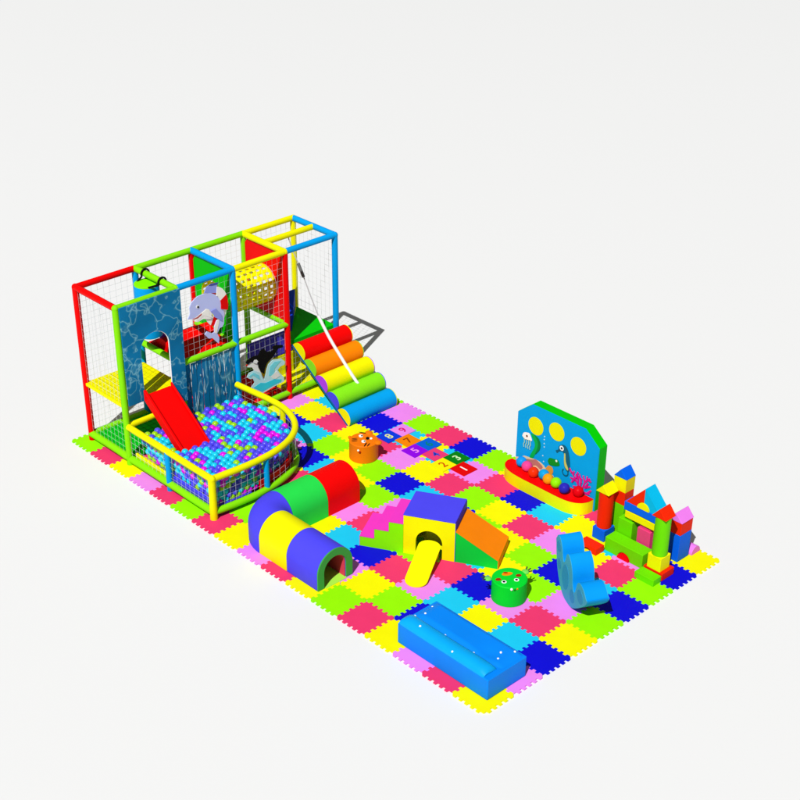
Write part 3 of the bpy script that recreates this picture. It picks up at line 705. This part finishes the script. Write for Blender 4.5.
dec('turtle_print', sm([(11.483,.884),(11.543,1.008),(11.707,1.042),(11.843,1.064),(11.904,.994),(11.911,.911),(11.752,.83),(11.56,.795)]), mat('turtle_green', (20,150,40)), 1)
dec('turtle_eye_print', arc(11.80,1.02,.035,0,360,10)[:-1], WHT, 2)
SEAH = mat('seahorse_teal', (20,100,130))
dec('seahorse_print', sm([(11.738,1.335),(11.841,1.415),(11.846,1.513),(11.961,1.61),(12.083,1.613),(12.188,1.502),(12.265,1.247),(12.29,.967),(12.246,.851),(12.132,.898),(12.061,1.086),(12.054,1.325),(11.976,1.40),(11.87,1.36),(11.80,1.28)], 3), SEAH, 1)
cu_ = arc(12.14,.80,.12,60,-230,20); ci_ = arc(12.14,.80,.085,-230,60,20); dec('seahorse_tail_print', cu_+ci_, SEAH, 2)
dec('seahorse_belly_print', sm([(12.06,1.38),(12.104,1.371),(12.138,1.144),(12.24,.956),(12.22,.90),(12.13,.963),(12.08,1.107)]), mat('seahorse_belly', (215,210,110)), 3)
dec('seahorse_eye_print', arc(11.96,1.50,.075,0,360,14)[:-1], WHT, 3); dec('seahorse_pupil_print', arc(11.96,1.50,.035,0,360,10)[:-1], BLK, 4)
CORM = mat('coral_pink', (235,20,150)); cb = [((12.75,.42),(12.55,.70)),((12.55,.70),(12.36,.92)),((12.55,.70),(12.33,.72)),((12.62,.60),(12.62,.90)),((12.75,.42),(12.85,.80)),((12.85,.80),(12.78,.98)),((12.85,.80),(13.02,.98)),((12.85,.62),(13.06,.74)),((12.62,.78),(12.52,.92)),((12.42,.84),(12.46,.98)),((12.93,.88),(12.92,1.02)),((12.80,.45),(13.06,.50)),((12.95,.46),(13.10,.64)),((12.50,.76),(12.40,.60)),((12.62,.52),(12.46,.50)),((12.70,.50),(12.74,.88)),((12.74,.72),(12.66,.98)),((12.98,.94),(13.08,.90)),((12.56,.80),(12.60,1.02)),((12.38,.90),(12.30,1.02)),((12.90,.66),(12.98,.84))]
for k, ((xa, za), (xb, zb)) in enumerate(cb):
    d_ = Vector((xb-xa, zb-za)).normalized(); nn = Vector((-d_.y, d_.x))*.034
    dec('coral_branch_print', [(xa+nn.x,za+nn.y),(xa-nn.x,za-nn.y),(xb-nn.x*.7,zb-nn.y*.7),(xb+nn.x*.7,zb+nn.y*.7)], CORM, 1+k*.25)
for k, (x, z) in enumerate(((11.315,1.60),(11.31,1.50),(11.318,1.375),(11.327,1.269),(11.294,.974),(11.337,.80))):
    dec('bubble_print', arc(x, z, .022, 0, 360, 10)[:-1], mat('bubble_white', (200,240,250)), 1)
TP = [(10.17,8.385)] + [(10.14,8.22),(10.22,8.02),(10.42,7.87),(10.7,7.79),(11.1,7.76)] + [(12.3,7.76),(12.65,7.78),(12.92,7.86),(13.1,8.0),(13.19,8.18),(13.2,8.385)]
TPs = [TP[0]] + [(a,b) for a,b,_ in spline([(a,b,0) for a,b in TP[1:6]], 6)] + [(a,b) for a,b,_ in spline([(a,b,0) for a,b in TP[6:11]], 6)] + [TP[11]]
MB().prism(TPs, 'z', 0, .385, smooth=True).build('trough_side', YEL, wp, autos=50)
MB().prism([(a, b) for a, b in TPs], 'z', .386, .405).build('trough_top', RED, wp)
TB = [(10.655,8.237,(20,150,240),'sky blue'),(10.93,8.165,(240,70,150),'pink'),(11.276,8.05,(245,50,10),'red orange'),(11.56,8.17,(20,160,225),'cyan blue'),(11.80,8.08,(250,160,20),'orange'),(12.084,8.087,(150,240,10),'lime'),(12.435,8.03,(45,40,180),'dark blue'),(12.80,8.19,(225,0,20),'crimson')]
for k, (x, y, c, nme) in enumerate(TB):
    solo(MB().sphere((x,y,.405+.153), .157, 24, 16), 'trough_ball', mat('trough_ball_'+nme.replace(' ', '_'), c, rough=.35, bump=0), (x,y,.405), f'{nme} ball resting on the red trough top below the sea picture', 'ball', 'balls along the trough of the sea panel')

# ------------------------------------------------------------------ foam block castle
GR = 'foam castle blocks'
def blk(a, b, m, label, bevel=.012, name='foam_block'):
    c = ((a[0]+b[0])/2, (a[1]+b[1])/2, a[2]); return solo(MB().box(a, b), name, m, c, label, 'foam block', GR, bevel)
def roof(x0, x1, y0, y1, z, h, m, label, name='foam_roof_block'):
    return solo(MB().prism([(x0,z),(x1,z),((x0+x1)/2,z+h)], 'y', y0, y1), name, m, ((x0+x1)/2,(y0+y1)/2,z), label, 'foam block', GR, .01)
def colm(x, y, r, z0, z1, m, label):
    return solo(MB().lathe((x,y,z0), [(r-.008,0),(r,.008),(r,z1-z0-.008),(r-.008,z1-z0)], 32), 'foam_column', m, (x,y,z0), label, 'foam block', GR)
g_ = .003
blk((13.98,7.22,0),(14.62,7.84,.05), YEL, 'thin yellow slab under the blue cube of the left castle tower')
blk((14.04,7.34,.05+g_),(14.44,7.77,.40), CBLU, 'blue cube carrying the tall red column')
colm(14.24,7.56,.2,.40+g_,1.50, CRED, 'tall red round column on the blue cube')
roof(14.03,14.46,7.35,7.77,1.50+g_,.24, YEL, 'yellow roof-shaped block on top of the red column')
blk((14.21,7.86,0),(14.61,8.24,1.05), CGRN, 'tall green block at the foot of the blue-roofed rear tower')
blk((14.21,7.86,1.05+g_),(14.61,8.24,1.45), CRED, 'red cube in the middle of the blue-roofed rear tower')
# yellow arch-cut cube
ac = [(7.86,1.45+g_),(7.86,1.85),(8.24,1.85),(8.24,1.45+g_)]
solo(MB().prism([(14.21,1.85),(14.61,1.85),(14.61,1.45+g_),(14.36,1.45+g_)]+[(14.36-.15*math.sin(math.radians(a)), 1.45+.30*(1-math.cos(math.radians(a)))) for a in (20,40,60,80)]+[(14.21,1.78)], 'y', 7.86, 8.24), 'foam_arch_block', YEL, (14.41,8.05,1.453), 'yellow block with a curved cut-out under the blue roof', 'foam block', GR)
roof(14.20,14.62,7.85,8.25,1.85+g_,.26, CBLU, 'blue roof-shaped block topping the highest rear tower')
# bridge wall
bp_ = [(14.62,0),(14.62,.42),(15.86,.42),(15.86,0),(15.46,0)] + arc(15.26,.0,.2,0,180,14)[1:] 
solo(MB().prism(bp_, 'y', 7.16, 7.57), 'foam_arch_block', CGRN, (15.24,7.36,0), 'long lime arch block forming the castle front wall', 'foam block', GR, .012)
solo(MB().prism(arc(15.26,.0,.19,0,180,18), 'y', 7.12, 7.53, smooth=True), 'foam_half_round', mat('disc_red', (240,0,10)), (15.26,7.32,0), 'red half-round block filling the arch of the castle wall', 'foam block', GR)
blk((14.66,7.60,0),(15.12,7.98,.86), CGRN, 'green block behind the left end of the castle wall')
blk((15.28,7.62,0),(15.70,8.0,.83), CROS, 'rose pink block standing behind the castle wall')
blk((14.80,7.66,.86+g_),(15.05,7.84,.955), CGRN, 'small green spacer on the green block under the yellow beam')
blk((15.32,7.66,.83+g_),(15.65,7.84,.955), CROS, 'small rose spacer on the pink block under the yellow beam')
blk((14.85,7.60,.958),(15.98,7.86,1.165), YEL, 'long yellow beam spanning the castle gateway')
solo(MB().prism([(14.80,1.17),(14.80,1.42),(15.98,1.42),(15.98,1.17),(15.80,1.17)]+[(15.36+.44*math.cos(math.radians(a)), 1.17+.02*math.sin(math.radians(a))) for a in range(15,180,15)]+[(14.92,1.17)], 'y', 7.60, 7.98), 'foam_arch_block', CBLU, (15.36,7.79,1.17), 'long blue shallow arch beam under the castle gable', 'foam block', GR, .01)
za = 1.424
def gable(sgn, m, label):
    cx = 15.40; w2 = .56; hh = .62; rr = .20
    a_ = [(cx+sgn*rr*math.cos(math.radians(k)), za+rr*math.sin(math.radians(k))) for k in range(0,91,10)]
    return solo(MB().prism([(cx+sgn*.001, za+rr), (cx+sgn*.001, za+hh), (cx+sgn*w2, za)] + a_[:-1], 'y', 7.62, 8.02), 'foam_gable_block', m, (cx+sgn*w2/2, 7.82, za), label, 'foam block', GR)
gable(-1, CRED, 'red left half of the castle gable'); gable(1, CCYA, 'cyan right half of the castle gable')
solo(MB().prism(arc(15.40, za, .19, 0, 180, 18), 'y', 7.59, 8.0, smooth=True), 'foam_half_round', YEL, (15.40,7.8,za), 'yellow half-round block set in the castle gable', 'foam block', GR)
sl_ = [(15.96,0),(15.96,.22),(16.56,.22),(16.56,0)]
solo(MB().prism(sl_, 'y', 7.09, 7.60), 'foam_block', CRED, (16.26,7.34,0), 'flat red block lying under the yellow cube of the right tower', 'foam block', GR, .012)
blk((16.05,7.10,.22+g_),(16.47,7.50,.64), YEL, 'yellow cube carrying the green round column')
colm(16.26,7.30,.205,.64+g_,1.78, CGRN, 'tall lime green round column on the yellow cube')
roof(16.03,16.48,7.09,7.52,1.78+g_,.27, CRED, 'red roof-shaped block on top of the green column')
blk((15.95,6.735,0),(16.56,7.06,.19), CGRN, 'green brick lying on the mat before the right castle tower')
blk((15.90,8.08,0),(16.31,8.58,.82), CBLU, 'tall blue block of the pink-roofed tower')
blk((15.90,8.08,.82+g_),(16.31,8.58,1.20), CRED, 'red cube under the pink roof')
roof(15.88,16.33,8.07,8.59,1.20+g_,.25, CPNK, 'pale pink roof-shaped block on the far right tower')
solo(MB().prism([(8.62,.0)]+[(8.80-.19*math.cos(math.radians(a)), .22*math.sin(math.radians(a))) for a in range(10,171,10)]+[(8.98,.0)], 'x', 15.7, 16.38, smooth=True), 'foam_half_round', CPNK, (16.04,8.8,0), 'pale pink half-round block lying behind the blue tower', 'foam block', GR)
solo(MB().prism([(14.06,0),(14.06,.19),(14.66,.19),(14.66,0),(14.50,0)]+[(14.36+.14*math.cos(math.radians(a)), .12*math.sin(math.radians(a))) for a in range(20,180,20)]+[(14.22,0)], 'y', 6.76, 7.09), 'foam_arch_block', CRED, (14.36,6.92,0), 'red arch brick lying by the blue rocker', 'foam block', GR)

# ------------------------------------------------------------------ camera
f, yaw, pitch_, roll, cx, cy, cz, ppx, ppy = (1427.7466, 2.3835, .5271, .0051, 33.5552, -18.6613, 21.3002, 389., 452.)
cyw, syw, cp, spn = math.cos(yaw), math.sin(yaw), math.cos(pitch_), math.sin(pitch_)
F = Vector((cp*cyw, cp*syw, -spn)); R = Vector((syw, -cyw, 0)); U = R.cross(F)
cr_, sr_ = math.cos(roll), math.sin(roll); R, U = R*cr_+U*sr_, U*cr_-R*sr_
cam = bpy.data.cameras.new('camera'); co = bpy.data.objects.new('camera', cam); col.objects.link(co)
co.matrix_world = Matrix(((R.x,U.x,-F.x,cx*S),(R.y,U.y,-F.y,cy*S),(R.z,U.z,-F.z,cz*S),(0,0,0,1)))
cam.sensor_width = 36; cam.lens = f/800*36; cam.shift_x = (400-ppx)/800; cam.shift_y = (ppy-400)/800
cam.clip_start = .1; cam.clip_end = 2000
scene.camera = co

# ------------------------------------------------------------------ light: one small, far, hard lamp and an even white surround
sd = Vector((.265,-.560,.785)).normalized()
lp = bpy.data.lights.new('key_lamp', 'POINT'); lo = bpy.data.objects.new('key_lamp', lp); col.objects.link(lo)
DIST = 1200.0
lo.location = Vector((8.5*S, 4*S, 0)) + sd*DIST
lp.shadow_soft_size = 4.0; lp.energy = KEY = 4*PI*DIST**2*4.25; lp.color = (1,1,1)
w = bpy.data.worlds.new('World'); scene.world = w; w.use_nodes = True
bg = w.node_tree.nodes['Background']; bg.inputs['Color'].default_value = (1,1,1,1); bg.inputs['Strength'].default_value = .15
scene.view_settings.view_transform = 'Standard'; scene.view_settings.look = 'None'; scene.view_settings.exposure = 0; scene.view_settings.gamma = 1
scene.render.engine = 'CYCLES'
scene.cycles.max_bounces = 6
